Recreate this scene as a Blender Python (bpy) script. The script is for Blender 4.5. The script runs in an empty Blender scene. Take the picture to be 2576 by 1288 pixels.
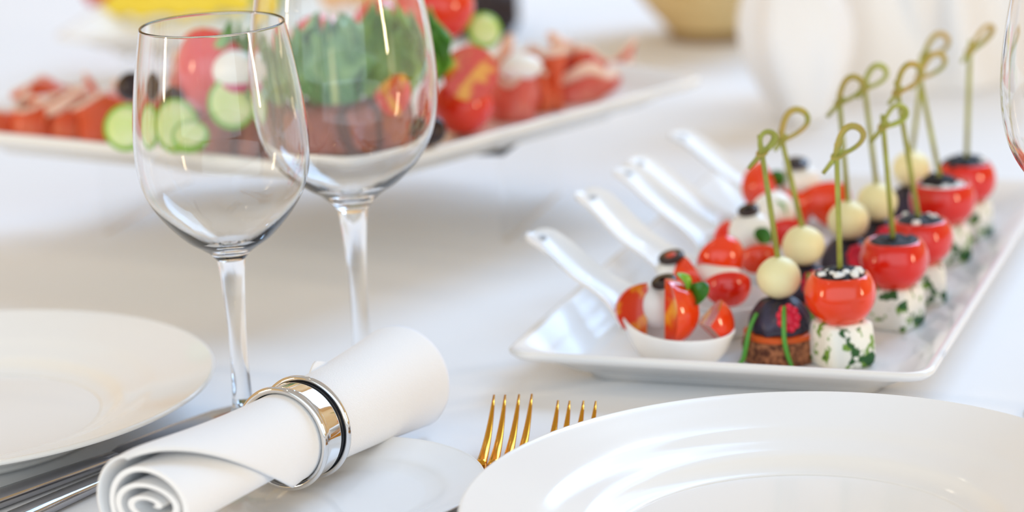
import bpy, math, random
from mathutils import Vector, Matrix, noise

# ------------------------------------------------------------------ scene, camera, world, lights, exposure
SC = bpy.context.scene
COL = SC.collection
S = 0.001                                   # all modelling below is in millimetres
PW, PH, FPX = 2576.0, 1288.0, 6500.0        # picture frame and focal length in pixels
CAM_H, PITCH, ROLL = 387.476, 0.2598, -0.0527

fw = Vector((0, math.cos(PITCH), -math.sin(PITCH)))
rt0 = Vector((1, 0, 0)); up0 = rt0.cross(fw)
cr, sr = math.cos(ROLL), math.sin(ROLL)
rt = rt0 * cr + up0 * sr
up = up0 * cr - rt0 * sr
CO = Vector((0, 0, CAM_H))

cd = bpy.data.cameras.new('camera')
cam = bpy.data.objects.new('camera', cd); COL.objects.link(cam)
m = Matrix((rt, up, -fw)).transposed().to_4x4(); m.translation = CO * S
cam.matrix_world = m
cd.sensor_width = 36.0; cd.lens = 36.0 * FPX / PW
cd.clip_start = 0.05; cd.clip_end = 50
cd.dof.use_dof = True; cd.dof.focus_distance = 1.135; cd.dof.aperture_fstop = 4.8
SC.camera = cam

wd = bpy.data.worlds.new('world'); SC.world = wd; wd.use_nodes = True
wd.node_tree.nodes['Background'].inputs[0].default_value = (1.0, 0.92, 0.83, 1)
wd.node_tree.nodes['Background'].inputs[1].default_value = 0.50

def area(name, loc, target, sx, sy, col, watts):
    d = bpy.data.lights.new(name, 'AREA'); d.shape = 'RECTANGLE'; d.size = sx; d.size_y = sy
    d.color = col; d.energy = watts
    o = bpy.data.objects.new(name, d); COL.objects.link(o)
    o.location = loc
    o.rotation_euler = (Vector(target) - Vector(loc)).to_track_quat('-Z', 'Y').to_euler()
    return o
area('window_daylight', (1.75, 3.55, 2.25), (0.0, 1.3, 0.0), 2.2, 2.0, (0.36, 0.63, 1.0), 100)
area('front_fill_light', (-0.5, -2.6, 1.35), (0.0, 1.3, 0.0), 7.0, 3.2, (0.66, 0.86, 1.0), 92)  # cool fill added behind the camera to lift front faces and shade
area('warm_fill_light', (-2.6, 0.35, 0.62), (-0.1, 1.4, 0.0), 0.14, 0.8, (1.0, 0.78, 0.50), 19)  # low warm fill lamp added to brighten the shade under the platter
area('warm_fill_light', (2.4, -0.1, 0.62), (0.0, 1.4, 0.0), 0.14, 0.8, (1.0, 0.78, 0.50), 19)  # second added warm fill, from the right
def bulb(name, loc, r, col, watts):
    d = bpy.data.lights.new(name, 'POINT'); d.shadow_soft_size = r; d.color = col; d.energy = watts
    o = bpy.data.objects.new(name, d); COL.objects.link(o); o.location = loc
for i, (x, y, z) in enumerate(((0.75, 2.7, 1.55), (1.05, 2.9, 1.7), (0.55, 3.0, 1.75), (-0.5, 2.9, 1.9), (-0.9, 0.9, 1.9))):
    bulb('chandelier_bulb', (x, y, z), 0.035, (1.0, 0.86, 0.62), 3.0)

SC.view_settings.view_transform = 'Standard'
SC.view_settings.look = 'None'
SC.view_settings.exposure = 0.02
SC.view_settings.gamma = 1.0
SC.view_settings.use_curve_mapping = False

# ------------------------------------------------------------------ helpers
def ray(px, py):
    return rt * ((px - PW / 2) / FPX) - up * ((py - PH / 2) / FPX) + fw
def at(px, py, z):                          # where the line of sight meets the height z
    d = ray(px, py); return CO + d * ((z - CO.z) / d.z)
def atY(px, py, y):                         # where it meets the depth y
    d = ray(px, py); return CO + d * (y / d.y)

def rgb(r, g, b):
    f = lambda c: ((c / 255) / 12.92 if c / 255 <= 0.04045 else ((c / 255 + 0.055) / 1.055) ** 2.4)
    return (f(r), f(g), f(b), 1)

def mat(name, col, rough=0.5, metal=0.0, trans=0.0, ior=1.45, coat=0.0, sss=0.0, col2=None, scale=60.0,
        lo=0.4, hi=0.6, bump=0.0, bscale=400.0, detail=4.0, col3=None, scale3=30.0, lo3=.6, hi3=.7, stretch=None, spec=0.5, sssr=(1, .3, .2)):
    m = bpy.data.materials.new(name); m.use_nodes = True
    nt = m.node_tree; b = nt.nodes['Principled BSDF']; L = nt.links
    b.inputs['Base Color'].default_value = col
    b.inputs['Roughness'].default_value = rough
    b.inputs['Metallic'].default_value = metal
    b.inputs['Transmission Weight'].default_value = trans
    b.inputs['IOR'].default_value = ior
    b.inputs['Coat Weight'].default_value = coat
    b.inputs['Coat Roughness'].default_value = 0.03
    b.inputs['Specular IOR Level'].default_value = spec
    if sss:
        b.inputs['Subsurface Weight'].default_value = sss
        b.inputs['Subsurface Radius'].default_value = sssr
        b.inputs['Subsurface Scale'].default_value = 0.004
    tc = nt.nodes.new('ShaderNodeTexCoord')
    vec = tc.outputs['Object']
    if stretch:
        mp = nt.nodes.new('ShaderNodeMapping'); mp.inputs['Scale'].default_value = stretch
        L.new(vec, mp.inputs[0]); vec = mp.outputs[0]
    cur = None
    def layer(prev, c, sc_, l, h):
        n = nt.nodes.new('ShaderNodeTexNoise'); n.inputs['Scale'].default_value = sc_; n.inputs['Detail'].default_value = detail
        L.new(vec, n.inputs['Vector'])
        r = nt.nodes.new('ShaderNodeMapRange'); r.inputs['From Min'].default_value = l; r.inputs['From Max'].default_value = h
        L.new(n.outputs['Fac'], r.inputs['Value'])
        mx = nt.nodes.new('ShaderNodeMix'); mx.data_type = 'RGBA'
        L.new(r.outputs['Result'], mx.inputs['Factor'])
        if prev is None: mx.inputs[6].default_value = col
        else: L.new(prev, mx.inputs[6])
        mx.inputs[7].default_value = c
        return mx.outputs[2]
    if col2: cur = layer(None, col2, scale, lo, hi)
    if col3: cur = layer(cur, col3, scale3, lo3, hi3)
    if cur: L.new(cur, b.inputs['Base Color'])
    if bump:
        n = nt.nodes.new('ShaderNodeTexNoise'); n.inputs['Scale'].default_value = bscale; n.inputs['Detail'].default_value = 3
        L.new(vec, n.inputs['Vector'])
        bp = nt.nodes.new('ShaderNodeBump'); bp.inputs['Strength'].default_value = bump; bp.inputs['Distance'].default_value = 0.001
        L.new(n.outputs['Fac'], bp.inputs['Height']); L.new(bp.outputs['Normal'], b.inputs['Normal'])
    return m

M = {}
M['cloth'] = mat('white_tablecloth_linen', (.93, .93, .94, 1), .85, bump=.12, bscale=900, spec=.25)
M['napkin'] = mat('white_napkin_cotton', (.92, .92, .93, 1), .9, bump=.35, bscale=1600, spec=.2)
M['porcelain'] = mat('white_porcelain', (.90, .90, .905, 1), .11, spec=.26)
M['cream_porcelain'] = mat('cream_white_porcelain', (.90, .893, .875, 1), .11, spec=.26)
M['glass'] = mat('clear_crystal', (1, 1, 1, 1), 0.0, trans=1.0, ior=1.48)
M['acrylic'] = mat('clear_acrylic', (.985, .985, .98, 1), 0.02, trans=1.0, ior=1.025)
M['chrome'] = mat('polished_steel', (.80, .79, .78, 1), .06, metal=1)
M['dark_reflection'] = mat('groove_dark_reflection', (.012, .014, .02, 1), .3)  # dark reflection in the ring's groove put into the colour
M['steel'] = mat('cutlery_steel', (.45, .45, .48, 1), .12, metal=1)
M['amber_steel'] = mat('amber_reflection_steel', rgb(226, 160, 52), .16, metal=1)  # amber room reflection on steel put into the base colour
M['tomato'] = mat('tomato_skin', rgb(226, 34, 14), .12, coat=.5, sss=.12, col2=rgb(236, 62, 14), scale=28, lo=.45, hi=.7)
M['tomato_orange'] = mat('orange_tomato_skin', rgb(238, 62, 12), .12, coat=.5, sss=.12, col2=rgb(246, 98, 22), scale=25, lo=.5, hi=.75)
M['tomato_flesh'] = mat('tomato_flesh', rgb(224, 62, 26), .18, sss=.2, col2=rgb(246, 170, 44), scale=75, lo=.49, hi=.60, coat=.4)
M['mozzarella'] = mat('mozzarella', (.90, .895, .86, 1), .3, sss=.25, sssr=(.8, .8, .7))
M['cheese_ball'] = mat('pale_yellow_cheese', rgb(246, 238, 186), .38, sss=.15, sssr=(1, .9, .5))
M['herb_cheese'] = mat('white_cheese_rolled_in_herbs', rgb(246, 246, 236), .55, sss=.1, sssr=(.8, .8, .7), col2=rgb(120, 160, 60), scale=130, lo=.56, hi=.60,
                      col3=rgb(40, 92, 40), scale3=105, lo3=.58, hi3=.61, bump=.4, bscale=300)
M['olive'] = mat('black_olive', rgb(26, 18, 20), .25, col2=rgb(54, 36, 34), scale=60)
M['crumb_dark'] = mat('black_olive_crumb', rgb(22, 15, 16), .6, bump=.8, bscale=700)
M['crumb_white'] = mat('white_cheese_crumb', (.90, .89, .85, 1), .6)
M['basil'] = mat('basil_leaf', rgb(70, 140, 34), .3, coat=.2, col2=rgb(40, 104, 30), scale=60, lo=.35, hi=.65)
M['basil_light'] = mat('light_basil_leaf', rgb(138, 192, 52), .3, coat=.2, col2=rgb(96, 166, 40), scale=60, lo=.35, hi=.65)
M['chive'] = mat('chive', rgb(84, 160, 56), .35)
M['bread'] = mat('brown_bread', rgb(176, 112, 76), .85, col2=rgb(92, 50, 34), scale=330, lo=.42, hi=.62, bump=1, bscale=420)
M['carrot'] = mat('carrot_slice', rgb(224, 96, 30), .35, sss=.1)
M['plum'] = mat('dark_blue_plum', rgb(40, 38, 52), .38, col2=rgb(64, 58, 80), scale=90)
M['raspberry'] = mat('raspberry', rgb(224, 34, 66), .35, sss=.15)
M['bamboo'] = mat('green_bamboo', rgb(176, 182, 84), .5, col2=rgb(150, 142, 60), scale=60, lo=.4, hi=.7)
M['bamboo_brown'] = mat('browned_bamboo', rgb(196, 164, 84), .5, col2=rgb(158, 160, 70), scale=80, lo=.4, hi=.7)
M['ham'] = mat('cured_ham', rgb(214, 92, 72), .35, sss=.2, coat=.2, col2=rgb(236, 160, 140), scale=34, lo=.5, hi=.75, col3=rgb(190, 52, 44), scale3=40, lo3=.55, hi3=.75)
M['ham_orange'] = mat('orange_cured_ham', rgb(222, 92, 48), .35, sss=.1, coat=.2, col2=rgb(238, 146, 90), scale=32, lo=.5, hi=.72, col3=rgb(198, 58, 40), scale3=40, lo3=.55, hi3=.75)
M['ham_fat'] = mat('ham_fat', rgb(242, 208, 186), .35, sss=.3)
M['roast'] = mat('roast_beef', rgb(160, 84, 66), .4, coat=.2, col2=rgb(186, 108, 90), scale=60, lo=.4, hi=.7)
M['roast_crust'] = mat('roast_crust', rgb(98, 54, 40), .6, bump=.6, bscale=200)
M['lettuce'] = mat('lettuce_leaf', rgb(150, 192, 70), .4, coat=.2, col2=rgb(88, 150, 56), scale=40, lo=.35, hi=.65)
M['lettuce_dark'] = mat('dark_lettuce_leaf', rgb(88, 148, 76), .4, coat=.2, col2=rgb(140, 184, 124), scale=40, lo=.4, hi=.7)
M['cucumber'] = mat('cucumber_flesh', rgb(214, 232, 150), .25, sss=.2, col2=rgb(232, 242, 196), scale=60, lo=.4, hi=.7)
M['cucumber_skin'] = mat('cucumber_skin', rgb(132, 190, 40), .3)
M['parsley'] = mat('parsley', rgb(64, 124, 36), .5, col2=rgb(96, 156, 48), scale=90)
M['yellow_cheese'] = mat('yellow_pepper', rgb(242, 214, 62), .35)
M['red_pepper'] = mat('red_pepper', rgb(206, 62, 34), .3)
M['tan_wood'] = mat('tan_wood', rgb(232, 204, 148), .5, col2=rgb(214, 180, 120), scale=12, stretch=(1, 1, 8))
M['shaded_wood'] = mat('tan_wood_in_shade', rgb(150, 116, 70), .5)  # shadow band at the bowl's foot put into the wood colour
M['rye'] = mat('dark_rye_crust', rgb(52, 36, 34), .6)
M['rye_in'] = mat('rye_crumb', rgb(112, 76, 62), .8, bump=.6)
M['orange_food'] = mat('smoked_cheese', rgb(226, 168, 92), .4)
M['wall'] = mat('amber_wall_paint', rgb(246, 214, 160), .6, col2=rgb(240, 200, 140), scale=1.2)
M['floor'] = mat('oak_floor', rgb(168, 122, 78), .4, col2=rgb(140, 96, 60), scale=3, stretch=(8, 1, 1))

class G:
    """collects geometry in mm"""
    def __init__(s): s.v = []; s.f = []
    def add(s, v, f):
        n = len(s.v); s.v += [tuple(p) for p in v]; s.f += [tuple(i + n for i in q) for q in f]; return s
    def xf(s, fn): s.v = [tuple(fn(Vector(p))) for p in s.v]; return s
    def move(s, d): d = Vector(d); return s.xf(lambda p: p + d)
    def rot(s, ax, deg): R = Matrix.Rotation(math.radians(deg), 3, ax); return s.xf(lambda p: R @ p)
    def lathe(s, prof, seg=64, a=1.0, b=1.0):
        V = []; F = []; rings = []
        for r, z in prof:
            if r < 1e-6: rings.append([len(V)]); V.append((0, 0, z))
            else:
                rings.append(list(range(len(V), len(V) + seg)))
                V += [(a * r * math.cos(2 * math.pi * k / seg), b * r * math.sin(2 * math.pi * k / seg), z) for k in range(seg)]
        for A, B in zip(rings, rings[1:]):
            for k in range(seg):
                k2 = (k + 1) % seg
                if len(A) == 1 and len(B) == 1: continue
                if len(A) == 1: F.append((A[0], B[k2], B[k]))
                elif len(B) == 1: F.append((A[k], A[k2], B[0]))
                else: F.append((A[k], A[k2], B[k2], B[k]))
        return s.add(V, F)
    def tube(s, pts, rad, seg=10, cap=True, flat=1.0):
        pts = [Vector(p) for p in pts]; n = len(pts)
        if not hasattr(rad, '__len__'): rad = [rad] * n
        V = []; F = []
        t0 = (pts[1] - pts[0]).normalized()
        nrm = t0.orthogonal().normalized()
        for i, p in enumerate(pts):
            t = (pts[min(i + 1, n - 1)] - pts[max(i - 1, 0)]).normalized()
            nrm = (nrm - t * nrm.dot(t)).normalized(); bn = t.cross(nrm)
            for k in range(seg):
                a = 2 * math.pi * k / seg
                V.append(p + nrm * (rad[i] * math.cos(a)) + bn * (rad[i] * flat * math.sin(a)))
        for i in range(n - 1):
            for k in range(seg):
                k2 = (k + 1) % seg
                F.append((i * seg + k, i * seg + k2, (i + 1) * seg + k2, (i + 1) * seg + k))
        if cap:
            F.append(tuple(range(seg - 1, -1, -1))); F.append(tuple((n - 1) * seg + k for k in range(seg)))
        return s.add(V, F)
    def ball(s, rx, ry=None, rz=None, seg=24, rings=14, fn=None):
        ry = ry or rx; rz = rz or rx
        g = G(); g.lathe([(math.sin(math.pi * i / rings) if 0 < i < rings else 0, -math.cos(math.pi * i / rings)) for i in range(rings + 1)], seg)
        if fn: g.xf(fn)
        g.xf(lambda p: Vector((p.x * rx, p.y * ry, p.z * rz)))
        return s.add(g.v, g.f)
    def loft(s, loops, cap0=True, cap1=True):
        n = len(loops[0]); V = [p for l in loops for p in l]; F = []
        for i in range(len(loops) - 1):
            for k in range(n):
                k2 = (k + 1) % n
                F.append((i * n + k, i * n + k2, (i + 1) * n + k2, (i + 1) * n + k))
        if cap0: F.append(tuple(range(n - 1, -1, -1)))
        if cap1: F.append(tuple((len(loops) - 1) * n + k for k in range(n)))
        return s.add(V, F)
    def grid(s, nu, nv, fn):
        V = [fn(i / nu, j / nv) for i in range(nu + 1) for j in range(nv + 1)]
        F = [(i * (nv + 1) + j, (i + 1) * (nv + 1) + j, (i + 1) * (nv + 1) + j + 1, i * (nv + 1) + j + 1) for i in range(nu) for j in range(nv)]
        return s.add(V, F)
    def box(s, c, d):
        x, y, z = c; a, b, e = d[0] / 2, d[1] / 2, d[2] / 2
        V = [(x + i * a, y + j * b, z + k * e) for i in (-1, 1) for j in (-1, 1) for k in (-1, 1)]
        return s.add(V, [(0, 1, 3, 2), (4, 6, 7, 5), (0, 4, 5, 1), (2, 3, 7, 6), (0, 2, 6, 4), (1, 5, 7, 3)])

def link(name, me, parent=None, loc=None):
    o = bpy.data.objects.new(name, me); COL.objects.link(o)
    if parent: o.parent = parent
    if loc is not None: o.location = Vector(loc) * S
    return o
def obj(name, g, material, parent=None, loc=None, smooth=True, solid=0.0, bevel=0.0, sub=0, angle=None):
    me = bpy.data.meshes.new(name)
    me.from_pydata([(x * S, y * S, z * S) for x, y, z in g.v], [], g.f); me.update()
    if smooth:
        me.polygons.foreach_set('use_smooth', [True] * len(me.polygons))
        if angle: me.set_sharp_from_angle(angle=math.radians(angle))
    me.materials.append(M[material])
    o = link(name, me, parent, loc)
    if bevel:
        b = o.modifiers.new('bevel', 'BEVEL'); b.width = bevel * S; b.segments = 2; b.limit_method = 'ANGLE'
    if solid:
        b = o.modifiers.new('solid', 'SOLIDIFY'); b.thickness = solid * S; b.offset = 0
    if sub:
        b = o.modifiers.new('sub', 'SUBSURF'); b.levels = sub; b.render_levels = sub
    return o
def tag(o, label, cat, group=None, kind=None):
    o['label'] = label; o['category'] = cat
    if group: o['group'] = group
    if kind: o['kind'] = kind
    return o
def thing(name, loc, label, cat, group=None, rz=0.0):
    o = bpy.data.objects.new(name, None); COL.objects.link(o); o.empty_display_size = .01
    o.location = Vector(loc) * S; o.rotation_euler = (0, 0, math.radians(rz))
    return tag(o, label, cat, group)
def struct(name, g, material, **k):
    o = obj(name, g, material, **k); o['kind'] = 'structure'; return o
def smoothprof(pts, n=6):
    """Catmull-Rom through profile points"""
    P = [Vector((a, b, 0)) for a, b in pts]; out = []
    for i in range(len(P) - 1):
        p0 = P[max(i - 1, 0)]; p1 = P[i]; p2 = P[i + 1]; p3 = P[min(i + 2, len(P) - 1)]
        for k in range(n):
            t = k / n
            q = 0.5 * (2 * p1 + (p2 - p0) * t + (2 * p0 - 5 * p1 + 4 * p2 - p3) * t * t + (3 * p1 - p0 - 3 * p2 + p3) * t ** 3)
            out.append((max(q.x, 0), q.y))
    out.append(tuple(pts[-1])); return out
def smooth3(pts, n=6):
    P = [Vector(p) for p in pts]; out = []
    for i in range(len(P) - 1):
        p0 = P[max(i - 1, 0)]; p1 = P[i]; p2 = P[i + 1]; p3 = P[min(i + 2, len(P) - 1)]
        for k in range(n):
            t = k / n
            out.append(0.5 * (2 * p1 + (p2 - p0) * t + (2 * p0 - 5 * p1 + 4 * p2 - p3) * t * t + (3 * p1 - p0 - 3 * p2 + p3) * t ** 3))
    out.append(P[-1]); return out
def rpoly(corners, inset, rad, z, n=7, bow=0.0):
    """rounded convex polygon (counter-clockwise), inset, at height z"""
    P = [Vector((c[0], c[1])) for c in corners]; N = len(P); off = []
    for i in range(N):
        a, b = P[i], P[(i + 1) % N]; d = (b - a).normalized(); nn = Vector((-d.y, d.x)); off.append((a + nn * inset, d))
    Q = []
    for i in range(N):
        (a, d), (b, e) = off[i - 1], off[i]
        t = ((b.x - a.x) * e.y - (b.y - a.y) * e.x) / (d.x * e.y - d.y * e.x); Q.append(a + d * t)
    out = []
    for i in range(N):
        p = Q[i]; di = (Q[i - 1] - p).normalized(); do = (Q[(i + 1) % N] - p).normalized()
        a = p + di * rad; b = p + do * rad
        for k in range(n):
            t = k / (n - 1); q = a * (1 - t) ** 2 + p * (2 * t * (1 - t)) + b * t * t
            out.append((q.x, q.y, z))
        nx = Q[(i + 1) % N] + (p - Q[(i + 1) % N]).normalized() * rad
        for k in range(1, 6):
            t = k / 6; q = b * (1 - t) + nx * t; out.append((q.x, q.y, z))
    return out

# ------------------------------------------------------------------ the room and the table
g = G().box((0, 1900, -760), (7000, 7000, 20)); struct('floor', g, 'floor', smooth=False)
g = G().box((0, 4560, 950), (7000, 80, 3400)); struct('wall_back', g, 'wall', smooth=False)
g = G().box((-3200, 1900, 950), (80, 5240, 3400)); struct('wall_left', g, 'wall', smooth=False)
g = G().box((3200, 1900, 950), (80, 5240, 3400)); struct('wall_right', g, 'wall', smooth=False)

def cloth_loop(inset, z, wav=0.0):
    pts = rpoly([(-1150, 720), (1150, 720), (1150, 3300), (-1150, 3300)], inset, 60, z, n=24)
    out = []
    dense = []
    N = len(pts)
    for i in range(N):
        a, b = Vector(pts[i]), Vector(pts[(i + 1) % N])
        k = max(1, int((b - a).length / 60))
        for j in range(k): dense.append(a.lerp(b, j / k))
    c = Vector((0, 2010, z))
    for i, p in enumerate(dense):
        d = (p - c); d.z = 0
        out.append(tuple(p + d.normalized() * wav * (math.sin(i * .55) + .5 * math.sin(i * 1.31 + 1))))
    return out
top = G()
def cloth_z(x, y):
    return 0.0
def ct(u, v):
    return (-1147 + 2294 * u, 723 + 2574 * v, 0)
tc_root = thing('tablecloth', (0, 2010, 0), 'white linen tablecloth covering the whole banquet table', 'tablecloth')
g = G().grid(80, 80, ct); g.move((0, -2010, 0)); obj('cloth_top', g, 'cloth', tc_root)
loops = []
base = cloth_loop(0, 0)
for z, wv, ins in ((0, 0, 3), (-4, 0, .6), (-12, 0, 0), (-160, 6, -6), (-420, 14, -14), (-748, 20, -24)):
    l = cloth_loop(0, z, wv)
    c = Vector((0, 2010, z))
    loops.append([tuple(Vector(p) + (Vector(p) - c).normalized() * (-ins)) for p in l])
g = G().loft(loops, False, False); g.move((0, -2010, 0)); obj('cloth_skirt', g, 'cloth', tc_root)

# ------------------------------------------------------------------ round plates
def plate_prof(R, H, sh, wl, foot):
    t = 3.2
    up_ = [(0, 6.4), (wl - 12, 6.4), (wl - 5, 6.8), (wl, 8.2), (wl + 3, 10.2), (wl + 6.5, 12.6), (sh - 6, 15.2), (sh, 17.4), (sh + 4, 18.6),
           ((sh + R) / 2, 21.4), (R - 4, H - .7), (R - 1.2, H), (R, H - .9)]
    dn = [(R - .6, H - 2.2), (R - 4, H - 3.6), ((sh + R) / 2, 17.2), (sh, 13.0), (wl + 6, 7.4), (wl + 1, 4.0), (foot + 5, 2.6), (foot + 2, .5), (foot, 0), (foot - 2, .5), (foot - 4, 2.4), (0, 2.4)]
    return smoothprof(up_, 4) + smoothprof(dn, 3)
def plate(loc, R, H, sh, wl, foot, material, label, seg=160):
    g = G().lathe(plate_prof(R, H, sh, wl, foot), seg)
    g.f = [tuple(reversed(q)) for q in g.f]
    o = obj('dinner_plate', g, material, loc=loc); return tag(o, label, 'plate')
plate((107.8, 969, 0), 135, 25, 103, 80, 78, 'porcelain', 'large white porcelain dinner plate in the right foreground', 192)
plate((-272.2, 1182, 0), 127, 25, 97, 76, 72, 'cream_porcelain', 'creamy white dinner plate at the left, beside the glass stem')
# bread plate under the napkin
R = 61
prof = smoothprof([(0, 4.6), (30, 4.6), (36, 5.0), (41, 6.8), (45, 9.0), (52, 11.2), (59, 14.0), (60.4, 14.8), (61, 14.2)], 5) + \
       smoothprof([(60.6, 13.2), (57, 11.2), (46, 6.4), (38, 3.0), (35, .4), (33, 0), (31, .6), (29, 1.8), (0, 1.8)], 3)
g = G().lathe([(r, z * .68) for r, z in prof], 128); g.f = [tuple(reversed(q)) for q in g.f]
o = obj('bread_plate', g, 'porcelain', loc=(-77.5, 1055, 0)); tag(o, 'small white bread plate lying under the rolled napkin', 'plate')

# ------------------------------------------------------------------ wine glasses
def wine_glass(loc, scale, bowl, foot_r, label):
    """bowl: outer profile from the stem joint to the rim (r, z)"""
    t = thing('wine_glass', loc, label, 'wine glass', 'wine glasses on the table')
    zs = bowl[0][1]; rs = bowl[0][0]
    # foot: underside, edge, upper side up to the stem
    foot = [(0, 1.4), (foot_r * .55, 1.1), (foot_r - 3, .25), (foot_r - .6, .05), (foot_r, .8), (foot_r - .8, 1.6), (foot_r * .7, 2.6), (foot_r * .4, 4.2), (9.5, 7.0), (6.2, 11.0), (4.7, 17.0)]
    fp = smoothprof(foot, 5)
    stem = [(4.7, 17.0), (4.4, 26.0), (4.3, 40.0), (4.6, zs * .66), (rs * .86, zs - 9), (rs, zs)]
    sp = smoothprof(stem, 6)
    out = smoothprof(bowl, 7)
    rt_, zt = bowl[-1]
    # inner wall: thickness 1.1 at the rim, thicker near the stem
    inner = []
    zb = None
    for r, z in reversed(bowl):
        if r < 13: break
        k = min(1, max(0, (z - zs) / 30.0))
        inner.append((r - (1.05 + (1 - k) * 1.2), z + (1 - k) ** 2 * 3.0))
    lz = inner[-1][1]
    inner += [(inner[-1][0] * .55, lz - 2.6), (0, lz - 3.6)]
    rim = [(rt_, zt), (rt_ - .12, zt + .35), (rt_ - .52, zt + .55), (rt_ - .92, zt + .35), (inner[0][0], inner[0][1])]
    bp_ = out + rim[1:] + smoothprof(inner, 7)[1:]
    for nm, pr, sg in (('foot', fp, 72), ('stem', sp, 40), ('bowl', bp_, 96)):
        obj(nm, G().lathe(pr, sg), 'glass', t)
    return t
b1 = [(6.6, 86), (10.2, 89.8), (14.2, 92.6), (20.5, 97.1), (28.8, 106), (35.0, 115.3), (38.5, 124.5), (39.9, 135), (39.9, 147), (38.8, 160), (36.6, 176), (34.4, 188), (33.0, 195.5)]
wine_glass((-129.8, 1156, 0), 1, b1, 31, 'smaller empty wine glass, sharp in front, behind the napkin ring')
b2 = [(7.2, 90), (9.6, 93.6), (15.5, 99.0), (24, 104.5), (34, 114.5), (40.6, 126), (43.8, 138), (44.9, 151), (44.4, 165), (42.6, 181), (40.0, 196), (37.4, 210), (35.6, 221)]
wine_glass((-76.2, 1222, 0), 1, b2, 34, 'larger empty wine glass standing behind the smaller one, rim cut off')
wine_glass((265, 1120, 0), 1, b2, 34, 'wine glass cut off by the right edge, showing only its bowl')

# ------------------------------------------------------------------ rolled napkin and ring
A0 = Vector((-150.5, 979, 31.5)); A1 = Vector((-54, 1151, 25.5))
AX = (A1 - A0).normalized(); NL = (A1 - A0).length
US = Vector((0, 0, 1)); SD = AX.cross(US).normalized(); UPn = SD.cross(AX).normalized()   # SD points to the viewer's right
def naxis(v):
    p = A0.lerp(A1, v)
    return p
def nrad(v):
    # gentle flare to both ends, tightest inside the ring
    w = abs(v - 0.52)
    r = 18.6 + (5.6 if v > .52 else 1.4) * min(1, w / .48) ** 1.7
    return r
nap = thing('napkin', (naxis(.52).x, naxis(.52).y, 5), 'rolled white cloth napkin held by a metal ring', 'napkin')
NO = Vector(nap.location) / S
def spiral_loop(v):
    turns = 2.7; n = 132; th = 2.3
    R_ = nrad(v); r0 = 3.0
    outer = []; inn = []
    for i in range(n + 1):
        u = i / n; a = math.radians(-22) + u * turns * 2 * math.pi
        wob = 1 + .035 * math.sin(2 * a + 1.1) * (1 - u * .5)
        r = (r0 + (R_ - r0) * u ** .86) * wob
        ec = 1 + .55 * (1 - u)
        c = naxis(v)
        d = SD * (math.cos(a) * ec) + UPn * (math.sin(a) / ec)
        outer.append(c + d * r); inn.append(c + d * max(r - th, .6))
    return [tuple(p - NO) for p in outer] + [tuple(p - NO) for p in reversed(inn)]
NV = 40
loops = [spiral_loop(i / NV) for i in range(NV + 1)]
for li, l in enumerate(loops[:1]):
    pass
g = G().loft(loops, False, False)
n2 = len(loops[0]); half = n2 // 2
for base_i, flip in ((0, False), (NV * n2, True)):
    for k in range(half - 1):
        q = (base_i + k, base_i + k + 1, base_i + n2 - 2 - k, base_i + n2 - 1 - k)
        g.f.append(q if not flip else tuple(reversed(q)))
obj('roll', g, 'napkin', nap, angle=60)
# outer flap: wraps over the roll, its free edge runs diagonally down to a corner by the ring
def flap_edge(v):                     # angle (deg) at which the outer layer ends, measured from SD towards up
    t = min(1, max(0, (v - .0) / .44))
    return 112 - 168 * t ** .80
def flap(u, v_):
    v = -.01 + 1.01 * v_
    a0 = 215.0; a1 = flap_edge(v)
    a = math.radians(a0 + (a1 - a0) * u)
    k_ = max(0, 1 - v / .42)
    lift = .75 + 3.6 * k_ ** 2 * (u * (1 - u) * 4) ** .5 + 2.2 * u ** 8 * max(0, 1 - abs(v - .38) / .09)
    c = naxis(v); d = SD * math.cos(a) + UPn * math.sin(a)
    return tuple(c + d * (nrad(max(v, 0)) + lift) - NO)
g = G().grid(48, 90, flap); obj('flap', g, 'napkin', nap, solid=1.1)
# small corner standing up behind the ring
cc = naxis(.74) + (UPn * .90 - SD * .43) * (nrad(.74) - .6)
g = G().grid(8, 6, lambda u, v: tuple(cc + AX * (-14 + 20 * u) + (UPn * .93 - SD * .35 - AX * .3) * (v * 5 * (1 - abs(2 * u - 1) ** 1.4)) - NO))
obj('corner', g, 'napkin', nap, solid=1.0)

rc = naxis(.535)
ringt = thing('napkin_ring', (rc.x, rc.y, rc.z - 23), 'polished metal napkin ring with a groove coloured as dark reflection around the rolled napkin', 'napkin ring')
RO = Vector(ringt.location) / S
def ring_part(prof, nm, ma):
    g = G().lathe(prof + [prof[0]], 128)
    g.xf(lambda p: rc + SD * p.x + UPn * p.y + AX * p.z - RO)
    g.f = [tuple(reversed(q)) for q in g.f] if False else g.f
    obj(nm, g, ma, ringt)
def bead(r, z, a=1.5, n=14):
    return [(r + a * math.cos(2 * math.pi * k / n), z + a * math.sin(2 * math.pi * k / n)) for k in range(n)]
ring_part([(20.6, -8.6), (21.5, -8.4), (21.7, -4), (21.6, 0), (21.7, 3.5), (21.6, 5.0), (20.6, 5.2)], 'band', 'chrome')
ring_part([(20.6, 5.2), (21.2, 5.3), (21.3, 7.4), (20.6, 7.6)], 'groove', 'dark_reflection')
ring_part(bead(21.9, -9.4), 'rim', 'chrome')
ring_part(bead(22.1, 8.7), 'rim', 'chrome')

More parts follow.
